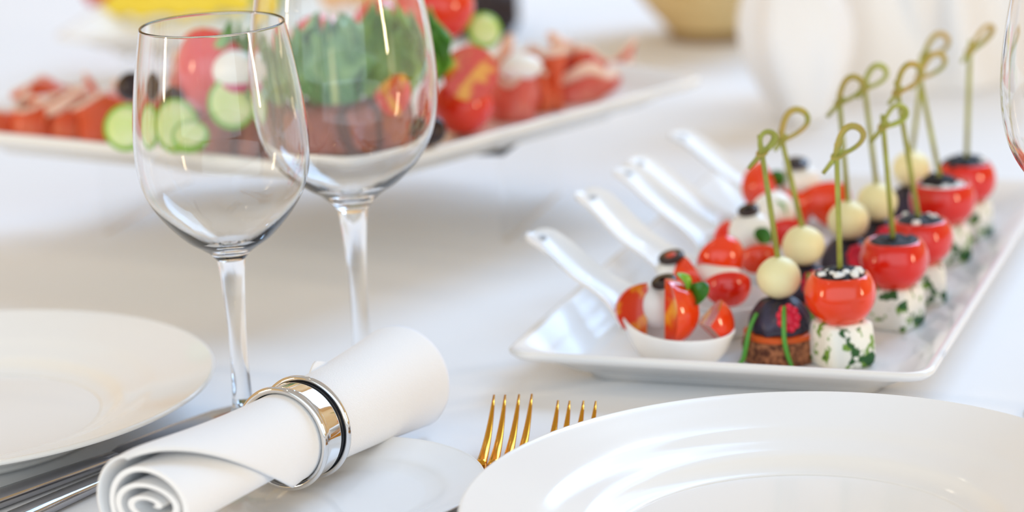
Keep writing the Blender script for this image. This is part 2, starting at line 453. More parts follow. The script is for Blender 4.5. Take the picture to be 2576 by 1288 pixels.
# ------------------------------------------------------------------ cutlery
def blade_bar(path, widths, thick, nm, ma, parent, o0, crown=.0):
    """flat tapered bar along a path; widths are half widths"""
    P = [Vector(p) for p in path]; loops = []
    for i, p in enumerate(P):
        t = (P[min(i + 1, len(P) - 1)] - P[max(i - 1, 0)]).normalized()
        sd = t.cross(Vector((0, 0, 1))).normalized(); un = sd.cross(t)
        w = widths[i]; h = thick if not hasattr(thick, '__len__') else thick[i]
        l = []
        for k in range(12):
            a = 2 * math.pi * k / 12
            ca, sa = math.cos(a), math.sin(a)
            l.append(tuple(p + sd * w * math.copysign(abs(ca) ** .7, ca) + un * h * math.copysign(abs(sa) ** .8, sa) - o0))
        loops.append(l)
    g = G().loft(loops); return obj(nm, g, ma, parent)
def knife(p0, p1, label, wide, blade=True):
    p0 = Vector(p0); p1 = Vector(p1); d = (p1 - p0).normalized(); Lh = 105
    t = thing('table_knife', p0, label, 'knife'); o0 = p0
    hp = [p0 + d * s for s in (0, 6, 30, 60, 90, 105)]
    blade_bar(hp, [4, 6.0, 6.4, 5.6, 4.8, 4.6], [2, 3.6, 3.8, 3.4, 2.8, 2.4], 'handle', 'steel', t, o0)
    if blade:
        n = Vector((-d.y, d.x, 0))
        bpts = [p0 + d * s + n * o for s, o in ((104, 0), (116, 2.5), (150, 4.0), (175, 4.0), (192, 2.5), (200, 0))]
        blade_bar(bpts, [4.6, 8.6, 10.2, 10.0, 7.0, 1.2], [1.2, .9, .9, .8, .6, .4], 'blade', 'steel', t, o0)
    return t
ka = at(0, 1253, 4); kb = at(300, 1146, 4); kd = (kb - ka).normalized()
knife((ka - kd * 40).to_tuple()[:2] + (4,), (kb.x, kb.y, 4), 'steel table knife partly under the left plate, farther of two handles', 6)
sa = at(80, 1288, 4); sb = at(262, 1206, 4); sd_ = (sb - sa).normalized()
s0 = sa - sd_ * 40
t = thing('dessert_knife', (s0.x, s0.y, 4), 'steel cutlery handle nearest the front left corner, beside the napkin end', 'knife')
blade_bar([s0 + sd_ * q for q in (0, 6, 30, 62, 88, 98)], [4, 5.8, 6.0, 5.2, 4.6, 4.4], [2, 3.4, 3.6, 3.2, 2.6, 2.2], 'handle', 'steel', t, s0)
blade_bar([s0 + sd_ * q for q in (97, 106, 120, 132, 140)], [4.4, 7.5, 8, 5, 1], [1.2, .9, .9, .7, .4], 'blade', 'steel', t, s0)

def fork(tips, root, label):
    """tips: four tip points; root: where the tines meet"""
    root = Vector(root); c = sum((Vector(p) for p in tips), Vector()) / 4
    ax = (c - root); ax.z = 0; ax.normalize(); side = Vector((ax.y, -ax.x, 0))
    t = thing('dinner_fork', (root.x, root.y, 2), label, 'fork', 'steel forks beside the plate'); o0 = Vector((root.x, root.y, 2))
    for i, tp in enumerate(tips):
        tp = Vector(tp); o = (i - 1.5)
        base = root + side * (o * 5.6)
        L_ = (tp - base); pts = []; ws = []; hs = []
        for k in range(9):
            s = k / 8
            p = base + Vector((L_.x * s, L_.y * s, 0)); p.z = root.z + (tp.z - root.z) * (s ** 1.9)
            pts.append(p); ws.append(2.15 * (1 - s) ** .75 + .45); hs.append(1.1 * (1 - s) + .5)
        blade_bar(pts, ws, hs, 'tine', 'amber_steel', t, o0)
    hp = [root + ax * q + Vector((0, 0, dz)) for q, dz in ((2, 0), (-6, -.5), (-16, 1), (-26, 4), (-40, 6.0), (-70, 4.5), (-105, 1.5), (-125, -.2), (-131, -.4))]
    blade_bar(hp, [11.0, 11.4, 9.6, 4.6, 3.2, 3.6, 5.4, 6.4, 3.6], [1.2, 1.3, 1.4, 1.7, 1.9, 1.7, 1.5, 1.3, 1.0], 'handle', 'amber_steel', t, o0)
    return t
ft = [at(x, y, 21) for x, y in ((1243, 994), (1271, 994), (1306, 993), (1338, 992))]
fork(ft, at(1254, 1175, 3.2), 'steel fork coloured by amber reflection, tines showing between bread plate and dinner plate')
ft = [at(x, y, 19) for x, y in ((1404, 1008), (1433, 1009), (1468, 1009), (1499, 1010))]
fork(ft, at(1420, 1165, 3.2), 'steel fork coloured by amber reflection, mostly hidden by the large dinner plate')

# ------------------------------------------------------------------ appetizer platter
def platter(corners, loc, label, H, zbase, rim_w, foot_in, rad, material='porcelain', name='serving_platter', lip=4.5):
    c = [(x - loc[0], y - loc[1]) for x, y in corners]
    z0 = 0; LP = lambda i, r, z: rpoly(c, i, max(r, 2), z, n=9)
    loops = [LP(foot_in + 8, rad * .8, 1.6), LP(foot_in + 3, rad, 0), LP(foot_in, rad, .6), LP(foot_in - 2.5, rad, 5.0), LP(foot_in - 8, rad, 6.6), LP(foot_in * .45, rad, H - lip - 4.5),
             LP(2.2, rad, H - lip), LP(.4, rad, H - lip * .55), LP(0, rad, H - 1.2), LP(.9, rad, H - .1), LP(2.8, rad, H), LP(5.0, rad * .95, H - .8),
             LP(rim_w * .6, rad * .9, (H + 8) / 2 - 1.0), LP(rim_w, rad * .85, 7.6), LP(rim_w + 4, rad * .8, 6.4), LP(rim_w + 10, rad * .75, 6.0)]
    g = G().loft(loops, True, True)
    o = obj(name, g, material, loc=loc, angle=70); return tag(o, label, 'platter')
e1 = Vector((.9375, -.348, 0)); e2 = Vector((.348, .9375, 0)); FL = Vector((-7.5, 1196, 0))
PWD, PLN = 208.5, 385
pc = [FL, FL + e1 * PWD, FL + e1 * PWD + e2 * PLN, FL + e2 * PLN]
platter([(p.x, p.y) for p in pc], (FL + e1 * PWD / 2 + e2 * PLN / 2).to_tuple(), 'white rectangular platter holding spoons and skewered canapes', 22, 0, 24, 31, 14)
ZP = 6.2

ORD = ['nearest', 'second-nearest', 'third-nearest', 'fourth-nearest', 'farthest']
rnd = random.Random(4)

# bamboo pick with a knotted loop: bottom and knot given in local mm
def pick(parent, o0, p0, knot, lean, loop_h, loop_w, tail, side=1.0, stub=6):
    p0 = Vector(p0); k = Vector(knot)
    g = G().tube([p0 - o0, p0.lerp(k, .5) - o0, k - o0, k + (k - p0).normalized() * stub - o0], [1.45, 1.4, 1.3, 1.1], 8)
    pk = obj('pick', g, 'bamboo', parent)
    X = Vector((1, 0, 0)); Z = Vector((0, 0, 1)); Y = Vector((0, 1, 0))
    ca, sa = math.cos(math.radians(lean)), math.sin(math.radians(lean))
    la = Z * ca + X * sa * side; lb = X * ca * side - Z * sa
    pts = []
    for i in range(25):
        a = 2 * math.pi * i / 24
        r = .5 - .5 * math.cos(a)
        w = math.sin(a) * (0.35 + .65 * r)
        pts.append(k + la * (loop_h * r) + lb * (loop_w * .62 * w) + Y * (2.2 * math.sin(a)) - o0)
    obj('loop', G().tube(pts, [.9 + .25 * math.sin(math.pi * i / 24) for i in range(25)], 8, cap=False, flat=1.5), 'bamboo_brown' if loop_h > 15 else 'bamboo', pk)
    td = Vector((-tail[0] * side, -1.5, -tail[1]))
    g = G().tube([k + Vector((2.5 * side, 1, 2.5)) - o0, k - o0, k + td * .5 - o0, k + td - o0], [1.1, 1.4, 1.2, 1.0], 8)
    obj('tail', g, 'bamboo', pk)
    kn = []
    for i in range(17):
        a = 2 * math.pi * i / 16
        kn.append(k + X * (2.3 * math.cos(a)) + Y * (2.0 * math.sin(a)) + Z * (1.1 * math.sin(a + .6)) - o0)
    obj('knot', G().tube(kn, .85, 6, cap=False), 'bamboo_brown', pk)
    return pk

# ------------------------------------------------------------------ tomato and herb-cheese skewers
tom_spots = [  # ground spot, tomato radius, pick knot pixel, skin, filling
    ((157.5, 1199), 17.4, (2105, 392), 'tomato_orange', 'mixed', 40, 17, 12),
    ((192.6, 1259), 17.6, (2222, 318), 'tomato', 'dark', 50, 14, 10),
    ((212.6, 1300), 17.0, (2258, 232), 'tomato', 'dark', 38, 17, 12),
    ((237.8, 1378), 18.0, (2314, 195), 'tomato', 'white', 48, 17, 11),
    ((260.0, 1426), 16.6, (2440, 128), 'tomato', 'black', 42, 18, 7)]
herb_words = ['its tomato topped with black and white crumbs', 'shiny red with a small dark filling', 'its dark crumb filling half hidden', 'its tomato filled with white cheese', 'crowned with a thick black topping']
for i, ((x, y), R, kp, skin, fill, lean, lh, lw) in enumerate(tom_spots):
    o0 = Vector((x, y, ZP))
    t = thing('tomato_skewer', o0, f'{ORD[i]} cherry tomato and herbed cheese skewer, {herb_words[i]}', 'canape', 'tomato skewers along the platter edge')
    ch = 21 + (1 if i == 0 else 0)
    # cheese cube, slightly barrel shaped and tapered
    g = G(); lo_ = []
    hw = 12.8
    for z, s in ((0, .90), (1.2, .98), (5, 1.02), (11, 1.0), (ch - 4, .96), (ch - 1, .92), (ch, .82)):
        c = [(-hw * s, -hw * s), (hw * s, -hw * s), (hw * s, hw * s), (-hw * s, hw * s)]
        lo_.append(rpoly(c, 0, 5.5 * s, z, n=6))
    g.loft(lo_); g.rot('Z', 24 + 31 * i)
    g.xf(lambda p, k=i: p * (1 + .03 * noise.noise(p * .15 + Vector((k * 7, 0, 0)))))
    obj('herb_cheese', g, 'herb_cheese', t, angle=60)
    # tomato cup with the top cut off
    zc = ch + R * .76
    prof = []
    cut = math.radians(52 if fill != 'white' else 58)
    for k in range(19):
        a = -math.pi / 2 + (math.pi - cut) * k / 18
        prof.append((R * math.cos(a) if k else 0, zc + R * .92 * math.sin(a)))
    rr, zz = prof[-1]
    prof = prof + [(rr - .8, zz + .3), (rr - 2.0, zz - .2), (rr - 2.4, zz - 2.2), (rr - 3.2, zz - 4.5), (0, zz - 5)]
    g = G().lathe(prof, 40)
    g.xf(lambda p, k=i: Vector((p.x * (1 + .02 * math.sin(5 * math.atan2(p.y, p.x) + k)), p.y * (1 + .02 * math.sin(5 * math.atan2(p.y, p.x) + k)), p.z)) if p.length > 1 else p)
    obj('tomato', g, skin, t)
    def mound(nm, ma, r, h, zoff, seed, ofs=(0, 0)):
        g = G(); n = 22
        prof = [(0, h), (r * .4, h * .9), (r * .75, h * .55), (r, 0), (r * .9, -2), (0, -2.5)]
        g.lathe(smoothprof(prof, 3), n)
        g.xf(lambda p: p + Vector((1, 1, 1)) * 0 + Vector((noise.noise(p * .5 + Vector((seed, 0, 0))), noise.noise(p * .5 + Vector((0, seed, 0))), 1.2 * noise.noise(p * .55 + Vector((0, 0, seed))))) * 1.5)
        g.f = [tuple(reversed(q)) for q in g.f]
        g.move((ofs[0], ofs[1], zoff)); return obj(nm, g, ma, t)
    if fill == 'white':
        mound('cheese_filling', 'crumb_white', rr - 1.5, 2.4, zz - 2.2, 3.3)
        mound('olive_topping', 'crumb_dark', rr * .66, 4.2, zz + .2, 5.1, (-1, 4))
    elif fill == 'black':
        mound('olive_topping', 'crumb_dark', rr + .4, 4.8, zz - 1.2, 8.1, (-1, 1))
    else:
        mound('olive_topping', 'crumb_dark', rr - .6, 4.2 if fill == 'mixed' else 2.6, zz - 1.0, 2.2 + i, (0, 0))
    nw = {'mixed': 12, 'dark': 5 if i == 2 else 0, 'black': 2, 'white': 0}[fill]
    for k in range(nw):
        a = math.radians(200 + 15 * k + rnd.uniform(-14, 14)) if fill == 'mixed' else rnd.uniform(0, 6.28)
        q = (rnd.uniform(.45, 1.0) if fill == 'mixed' else rnd.uniform(.55, .95)) * (rr - 1.8)
        g = G().ball(rnd.uniform(1.4, 2.6), rnd.uniform(1.2, 2.2), rnd.uniform(1.0, 1.6), 8, 6, fn=lambda p, k=k: p * (1 + .35 * noise.noise(p * 1.3 + Vector((k * 3.1, 0, 0)))))
        obj('cheese_crumb', g, 'crumb_white', t, loc=(q * math.cos(a), q * math.sin(a), zz + (2.0 if fill == 'mixed' else 1.2)))
    kn = atY(kp[0], kp[1], y + (2 if i != 4 else -4))
    pick(t, o0, (x, y, ZP + zz - 3), kn, lean, lh, lw, (7, 8) if i in (0, 1) else (5, 6), 1.0)

# ------------------------------------------------------------------ bread canapes with a cheese ball
can_spots = [((129.5, 1214), (1917, 385), 22, 11, -1), ((148.5, 1271), (1967, 352), 38, 18, 1), ((178.0, 1318), (2112, 258), 40, 16, 1), ((198.5, 1354), (2175, 222), 44, 15, 1), ((229.0, 1427), (2326, 140), 50, 16, 1)]
can_words = ['tied with chive blades', 'half hidden behind the first cheese ball', 'level with the second tomato', 'between spoons and tomatoes', 'between two filled tomatoes']
for i, ((x, y), kp, lean, lh, sd) in enumerate(can_spots):
    o0 = Vector((x, y, ZP))
    t = thing('bread_canape', o0, f'{ORD[i]} bread canape with cheese ball on a pick, {can_words[i]}', 'canape', 'bread canapes between spoons and tomatoes')
    Rb = 18.6
    g = G().lathe(smoothprof([(0, 0), (Rb - 2, 0), (Rb, 1.4), (Rb + .3, 6), (Rb - .4, 10.4), (Rb - 2, 11.8), (0, 12)], 3), 48)
    g.xf(lambda p, k=i: p + Vector((p.x, p.y, 0)) * (.035 * noise.noise(p * .25 + Vector((k, 0, 0)))))
    obj('bread', g, 'bread', t)
    g = G().lathe(smoothprof([(0, 11.8), (16.6, 11.8), (17.2, 12.8), (16.8, 14.4), (0, 14.8)], 3), 40); obj('carrot_slice', g, 'carrot', t)
    # ruffled dark cap
    g = G().lathe(smoothprof([(0, 14.6), (13.8, 14.6), (14.8, 16.5), (14.4, 20), (12.0, 25), (8, 29.2), (0, 31.5)], 4), 60)
    def ruf(p, k=i):
        a = math.atan2(p.y, p.x); r = math.hypot(p.x, p.y)
        f = 1 + .035 * math.sin(11 * a + p.z * .35 + k) + .05 * noise.noise(p * .12 + Vector((k * 5, 0, 0)))
        return Vector((p.x * f, p.y * f, p.z + (.9 * math.sin(7 * a + 1 + k) if p.z > 15 else 0) * min(1, r / 10)))
    g.xf(ruf); obj('plum', g, 'plum', t)
    # raspberry slice facing the viewer: ring of drupelets
    rb = obj('raspberry', G().ball(4.4, 2.6, 5.4, 16, 10), 'raspberry', t, loc=(2.6, -12.4, 23.2)); rb.rotation_euler = (math.radians(-22), 0, math.radians(10))
    dm = None
    for k in range(9):
        a = 2 * math.pi * k / 9
        if dm is None:
            d_ = obj('drupelet', G().ball(2.2, 2.0, 2.3, 10, 8), 'raspberry', rb); dm = d_.data
        else: d_ = link('drupelet', dm, rb)
        d_.location = Vector((4.1 * math.cos(a), -1.0, 5.0 * math.sin(a))) * S
    # chives
    if i < 2:
        for pts in (((0.8, -12.9, 29.5), (0.2, -16.4, 25), (-.2, -19.4, 15), (1.2, -20.6, 7), (3.2, -21.0, .9)),
                    ((-12.0, -8, 25.5), (-15.8, -10.5, 19), (-18.2, -12.2, 10), (-19.8, -12.8, 4), (-22.5, -13.2, .9))):
            g = G().tube(smooth3(pts, 6), [.9 + .35 * math.sin(math.pi * k / 24) for k in range(25)], 8); obj('chive', g, 'chive', t)
    br = 10.9
    g = G().ball(br, br, br * (.95), 32, 20, fn=lambda p, k=i: p * (1 + .03 * noise.noise(p * 1.4 + Vector((k * 9, 0, 0)))))
    bc = 30.8 + br * .92
    obj('cheese_ball', g, 'cheese_ball', t, loc=(0, 0, bc))
    kn = atY(kp[0], kp[1], y + 1)
    pick(t, o0, (x, y, ZP + bc + br * .7), kn, lean, lh, lh * .72, (7, 7) if i in (0, 2) else (4, 5), 1.0, 5 if i else 9)

# ------------------------------------------------------------------ porcelain spoons with their filling
def spoon(c, tip, label, idx):
    c = Vector(c); tip = Vector(tip); d = tip - c; az = math.degrees(math.atan2(d.y, d.x))
    Lh = math.hypot(d.x, d.y); Ht = tip.z - ZP
    t = thing('porcelain_spoon', c, label, 'spoon', 'porcelain tasting spoons on the platter', az)
    a, b_ = 31, 23.5; n = 48
    def ringp(k, s, z, back):
        th = 2 * math.pi * k / n
        ex = math.cos(th); ey = math.sin(th)
        w = (.5 + .5 * ex)                      # 1 at the handle side
        x_ = a * s * ex * (1 + .10 * w); y_ = b_ * s * ey * (1 - .10 * w)
        return (x_, y_, z + back * w ** 4 * (z / 16.0))
    outer = [(.0, 1.2), (.30, 1.2), (.46, 0), (.54, 0), (.60, 1.2), (.74, 4.2), (.88, 10), (.965, 15.6), (1.0, 18.0)]
    inner = [(1.0, 18.7), (.975, 19.0), (.945, 18.5), (.91, 14.6), (.82, 8.6), (.66, 5.0), (.45, 3.6), (.2, 3.2), (0, 3.2)]
    loops = [[ringp(k, max(s, .001), z, 10) for k in range(n)] for s, z in outer + inner]
    g = G().loft(loops, False, False); obj('bowl', g, 'porcelain', t)
    # handle: shallow channel rising from the bowl wall
    P = smooth3([(25.5, 0, 15.0), (32, 0, 21.0), (41, 0, 27.0), (Lh * .62, 0, Ht * .66), (Lh * .86, 0, Ht * .91), (Lh, 0, Ht)], 6)
    N = len(P) - 1; loops = []
    for i_, p in enumerate(P):
        s = i_ / N
        w = 17.5 - 6.5 * min(1, s / .5) - 1.2 * s
        if s > .86: w *= math.sqrt(max(0.02, 1 - ((s - .86) / .145) ** 2))
        tn = (P[min(i_ + 1, N)] - P[max(i_ - 1, 0)]).normalized(); un = Vector((-tn.z, 0, tn.x))
        l = []
        dish = 5.0 * (1 - s * .7)
        for k in range(7):
            q = -1 + 2 * k / 6; l.append(tuple(p + Vector((0, w * q, 0)) + un * (dish * q * q + 1.3)))
        for k in range(7):
            q = 1 - 2 * k / 6; l.append(tuple(p + Vector((0, w * q * .97, 0)) + un * (dish * q * q - 1.9 + .9 * q * q)))
        loops.append(l)
    g = G().loft(loops); obj('handle', g, 'porcelain', t, angle=60)
    hp = P[int(N * .88)]
    g = G().lathe([(0, .2), (1.5, .2), (1.9, .5), (1.9, 0), (0, 0)], 16)
    sl = math.degrees(math.atan2(P[N].z - P[N - 6].z, P[N].x - P[N - 6].x))
    g.rot('Y', -sl); g.move(hp + Vector((0, 0, 1.7)))
    M.setdefault('hole', mat('spoon_eyelet', (.45, .45, .46, 1), .5))
    obj('eyelet', g, 'hole', t)
    return t
sp = [((79, 1213, ZP), at(1338, 590, 58)), ((104, 1265, ZP), at(1466, 487, 60)), ((130, 1325, ZP), at(1556, 428, 62)), ((144, 1371, ZP), at(1585, 404, 63)), ((173, 1424, ZP), at(1692, 338, 62))]
sw = ['three tomato wedges and basil in its bowl', 'a ring of olive beside its tomato', 'mozzarella and a basil leaf in it', 'mostly hidden behind its neighbour', 'big orange tomato wedges in it']
for i, (c, tp) in enumerate(sp):
    spoon(c, tp, f'{ORD[i]} white porcelain spoon, {sw[i]}', i)

def wedge(loc, R, ang, rot, label, group, skin='tomato', elong=1.15, name='tomato_wedge'):
    """a lune of a tomato: rounded skin and two cut faces. rot = Euler degrees"""
    t = thing(name, loc, label, 'tomato', group); t.rotation_euler = [math.radians(q) for q in rot]
    h = math.radians(ang) / 2
    n, m_ = 12, 14
    def sk(u, v):
        th = -h + 2 * h * u; ph = -math.pi / 2 + math.pi * v
        return (R * math.cos(ph) * math.cos(th), R * math.cos(ph) * math.sin(th), R * elong * math.sin(ph))
    obj('skin', G().grid(n, m_, sk), skin, t)
    for sgn in (-1, 1):
        def fl(u, v, s=sgn):
            ph = -math.pi / 2 + math.pi * v
            r = R * math.cos(ph) * u
            dent = .06 * R * math.sin(math.pi * u) * math.sin(math.pi * v)
            th = s * h
            return (r * math.cos(th), r * math.sin(th) - s * dent, R * elong * math.sin(ph))
        obj('cut_face', G().grid(6, m_, fl), 'tomato_flesh', t)
    return t
def leafg(L_, W_, curl=.5, cup=.3, seed=0, nu=12, nv=8):
    def f(u, v):
        w = math.sin(math.pi * min(1, u ** .8)) ** .8 * W_ / 2
        q = 2 * v - 1
        a = curl * u * 2.0
        x = L_ * (math.sin(a) / a * u if a > 1e-4 else u)
        z = -L_ * u * (1 - math.cos(a)) / max(a, 1e-4)
        return (x, w * q, z + cup * w * q * q + .6 * math.sin(9 * u + seed) * abs(q))
    return G().grid(nu, nv, f)
def leaf(loc, L_, W_, rot, label, group=None, ma='basil', curl=.5, cup=.4, name='basil_leaf', cat='leaf'):
    o = obj(name, leafg(L_, W_, curl, cup, hash(label) % 7 if False else len(label) % 7), ma, loc=loc, solid=.5)
    o.rotation_euler = [math.radians(q) for q in rot]
    return tag(o, label, cat, group)
def ringslice(loc, R, r, th, rot, label, group=None, ma='olive', name='olive_slice', core=None):
    g = G().lathe([(r, 0), (R - .6, 0), (R, .6), (R, th - .6), (R - .6, th), (r, th), (r, 0)], 32)
    if core:
        t = thing(name, loc, label, 'olive', group); t.rotation_euler = [math.radians(q) for q in rot]
        obj('ring', g, ma, t, angle=50)
        obj('pimento', G().lathe([(0, -.2), (r, 0), (r, th), (r * .6, th + .6), (0, th + .8)], 20), core, t)
        return t
    o = obj(name, g, ma, loc=loc, angle=50); o.rotation_euler = [math.radians(q) for q in rot]
    return tag(o, label, 'olive', group)
def mozz(loc, r, label, group=None, sx=1.0, sz=.92):
    g = G().ball(r * sx, r, r * sz, 28, 18, fn=lambda p: p * (1 + .05 * noise.noise(p * 1.2 + Vector((len(label), r, 0)))))
    o = obj('mozzarella_ball', g, 'mozzarella', loc=loc); return tag(o, label, 'cheese', group)

GS = 'filling of the porcelain spoons'
def inb(i, dx, dy, z): c = sp[i][0]; return (c[0] + dx, c[1] + dy, ZP + z)
# first spoon
wedge(atY(1628, 780, 1219), 16, 76, (10, 0, -200), 'tomato wedge with seedy cut face at the left of the nearest spoon', GS, 'tomato_orange', .84)
wedge(atY(1672, 786, 1206), 17, 92, (-6, 0, -26), 'large upright red tomato wedge in the middle of the nearest spoon', GS, 'tomato_orange', .98)
wedge(atY(1772, 818, 1206), 15, 100, (78, 0, 10), 'small seedy tomato piece at the right end of the nearest spoon', GS, 'tomato_orange', .8)
mozz(atY(1650, 768, 1226), 10, 'white mozzarella ball behind the wedges of the nearest spoon', GS, 1.0, 1.15)
ringslice(atY(1672, 714, 1221), 6.4, 2.4, 2.6, (8, -16, 12), 'black olive slice lying on top of the nearest spoon filling', GS)
leaf(atY(1703, 686, 1206), 17, 8, (10, 42, -14), 'light green basil leaf draped over the nearest upright tomato wedge', GS, 'basil_light', .6, .5)
leaf(atY(1744, 712, 1206), 15, 11, (-76, 56, -10), 'dark green curled basil leaf behind the nearest upright tomato wedge', GS, 'basil', .9, .5)
# second spoon
wedge(atY(1810, 646, 1276), 13.5, 170, (96, 20, -70), 'shiny rounded tomato half on top of the second spoon', GS, 'tomato_orange', .95)
wedge(atY(1745, 690, 1266), 12, 80, (30, 0, -120), 'small red tomato wedge at the left of the second spoon', GS, 'tomato_orange', .85)
wedge(atY(1828, 716, 1254), 13, 90, (88, 0, -86), 'red tomato wedge lying at the front of the second spoon', GS, 'tomato', .95)
mozz(atY(1800, 690, 1268), 10, 'white mozzarella piece between the tomatoes of the second spoon', GS, 1.3, .7)
mozz(atY(1692, 682, 1270), 8.0, 'small white mozzarella slice under the pimento olive slice', GS, 1.1, .8)
ringslice(atY(1690, 652, 1270), 6.8, 2.8, 2.6, (10, -12, 0), 'black olive slice with a red pimento centre on the second spoon', GS, core='red_pepper')
# third spoon
mozz(atY(1888, 584, 1324), 12.0, 'round white mozzarella ball on the third spoon', GS)
ringslice(atY(1884, 534, 1324), 5.8, 2.2, 2.6, (14, -10, 0), 'black olive slice capping the mozzarella of the third spoon', GS)
leaf(atY(1930, 574, 1308), 11, 10, (-60, 60, 190), 'dark basil leaf hanging beside the mozzarella of the third spoon', GS, 'basil', .5, .5)
wedge(atY(1848, 600, 1332), 12, 80, (20, 0, -125), 'red tomato wedge at the left of the third spoon', GS, 'tomato', .9)
wedge(atY(1905, 645, 1314), 12, 90, (84, 0, -80), 'orange tomato wedge at the front of the third spoon', GS, 'tomato_orange', .95)
# fourth spoon
mozz(atY(1948, 532, 1370), 12, 'white mozzarella ball on the fourth spoon, behind the picks', GS)
leaf(atY(1952, 500, 1364), 14, 8, (0, 34, -20), 'small light basil leaf on the mozzarella of the fourth spoon', GS, 'basil_light', .5, .5)
wedge(atY(1975, 580, 1362), 12, 90, (84, 0, -80), 'red tomato wedge at the front of the fourth spoon', GS, 'tomato', .95)
# fifth spoon
wedge(atY(1930, 470, 1418), 16, 84, (16, 0, -118), 'large orange tomato wedge standing at the left of the farthest spoon', GS, 'tomato_orange', .95)
wedge(atY(2068, 506, 1406), 17, 96, (64, 0, -60), 'large orange tomato wedge lying at the right of the farthest spoon', GS, 'tomato_orange', .95)
wedge(atY(1985, 516, 1404), 15, 90, (84, 0, -90), 'orange tomato wedge in the middle of the farthest spoon', GS, 'tomato_orange', .95)
mozz(atY(2012, 462, 1416), 12.5, 'white mozzarella ball between the wedges of the farthest spoon', GS)
ringslice(atY(2004, 416, 1414), 7, 2.6, 2.6, (12, 0, 0), 'black olive slice on top of the farthest mozzarella ball', GS)
leaf(atY(1968, 430, 1410), 12, 9, (-50, 50, 200), 'dark basil leaf beside the olive of the farthest spoon', GS, 'basil', .5, .5)

# ------------------------------------------------------------------ meat platter on a clear riser
ZR = 57.0
KS = 0.9685                                 # depth of the platter group, set by the height of its riser
ra = Vector((-2, 1538, 0)) * KS; rb_ = Vector((-262, 1616, 0)) * KS; rd = (rb_ - ra).normalized(); rn = Vector((-rd.y, rd.x, 0)); rn = rn if rn.y > 0 else -rn
RL = (rb_ - ra).length; rmid = (ra + rb_) / 2 + rn * 62
t = thing('acrylic_riser', (rmid.x, rmid.y, 0), 'clear acrylic riser under the large meat platter', 'riser')
t.rotation_euler = (0, 0, math.atan2(-rd.y, -rd.x))
obj('top_sheet', G().box((0, 0, ZR - 2), (RL, 124, 4)), 'acrylic', t, smooth=False)
obj('side_panel', G().box((RL / 2 - 2, 0, (ZR - 4) / 2), (4, 124, ZR - 4.4)), 'acrylic', t, smooth=False)
obj('side_panel', G().box((-RL / 2 + 2, 0, (ZR - 4) / 2), (4, 124, ZR - 4.4)), 'acrylic', t, smooth=False)

Fc = Vector((-83, 1396)); Rc = Vector((131, 1611)); Lc = Fc + Vector((-.835, .55)) * 400; Bc = Rc + Vector((-.66, .75)) * 225
Fc, Rc, Lc, Bc = Fc * KS, Rc * KS, Lc * KS, Bc * KS
cen = (Fc + Rc + Lc + Bc) / 4
platter([(p.x, p.y) for p in (Fc, Rc, Bc, Lc)], (cen.x, cen.y, ZR), 'large white platter of cold meats and vegetables on the riser', 24, ZR, 26, 42, 15, 'cream_porcelain', lip=6.5)
ZB = ZR + 6.2
GM = 'cold meats and vegetables on the large platter'

def ham(loc, path, h, rz, label, ma='ham', lean=.25, fat=.16, seed=0, group='cured ham slices on the large platter'):
    """slice of ham folded on edge along a plan path"""
    t = thing('ham_slice', loc, label, 'ham', group, rz)
    P = smooth3([(x, y, 0) for x, y in path], 7); N = len(P) - 1
    def f(u, v, v0, v1):
        i = min(int(u * N), N - 1); q = u * N - i; p = P[i].lerp(P[i + 1], q)
        tn = (P[i + 1] - P[i]).normalized(); nn = Vector((-tn.y, tn.x, 0))
        w = v0 + (v1 - v0) * v
        hh = h * (.82 + .18 * math.sin(3.1 * u * math.pi + seed)) * w
        return tuple(p + nn * (lean * hh * math.sin(2.2 * u * math.pi + seed) + 2.0 * math.sin(5 * w + 7 * u + seed)) + Vector((0, 0, hh)))
    obj('meat', G().grid(N, 10, lambda u, v: f(u, v, 0, 1 - fat)), ma, t, solid=2.0)
    obj('fat_rim', G().grid(N, 3, lambda u, v: f(u, v, 1 - fat, 1)), 'ham_fat', t, solid=2.2)
    return t
def P2(x, y, z=ZB): return at(x, y, z)
loopA = [(-20, 2), (-14, -9), (-2, -11), (9, -6), (12, 5), (4, 10), (-6, 8)]
loopB = [(-26, 0), (-12, -8), (0, 2), (10, 9), (24, 2), (27, -8)]
loopC = [(-16, 8), (-18, -6), (-4, -13), (12, -9), (17, 5), (8, 12)]
# left end
ham(P2(30, 345), loopB, 26, -20, 'orange ham fold at the very left end of the large platter', 'ham_orange', fat=.07, seed=1)
ham(P2(120, 338), loopC, 30, 10, 'orange rolled ham slice second from the left end', 'ham_orange', fat=.07, seed=2.1)
ham(P2(205, 340), loopA, 33, -10, 'orange rolled ham slice showing pink fat, third from the left end', 'ham_orange', seed=3.3, fat=.3)
ham(P2(285, 345), loopC, 32, 30, 'orange rolled ham slice left of the cucumber slices', 'ham_orange', fat=.07, seed=4.2)
ham(P2(150, 300), loopB, 30, 5, 'orange ham fold behind the left row of rolled ham', 'ham_orange', fat=.07, seed=5.2)
ham(P2(470, 300), loopC, 46, 0, 'pink ham fold seen through the smaller glass', 'ham', seed=.4)
ham(P2(390, 305), loopB, 30, 12, 'pale pink ham fold beside the black olives', 'ham', seed=2.4)
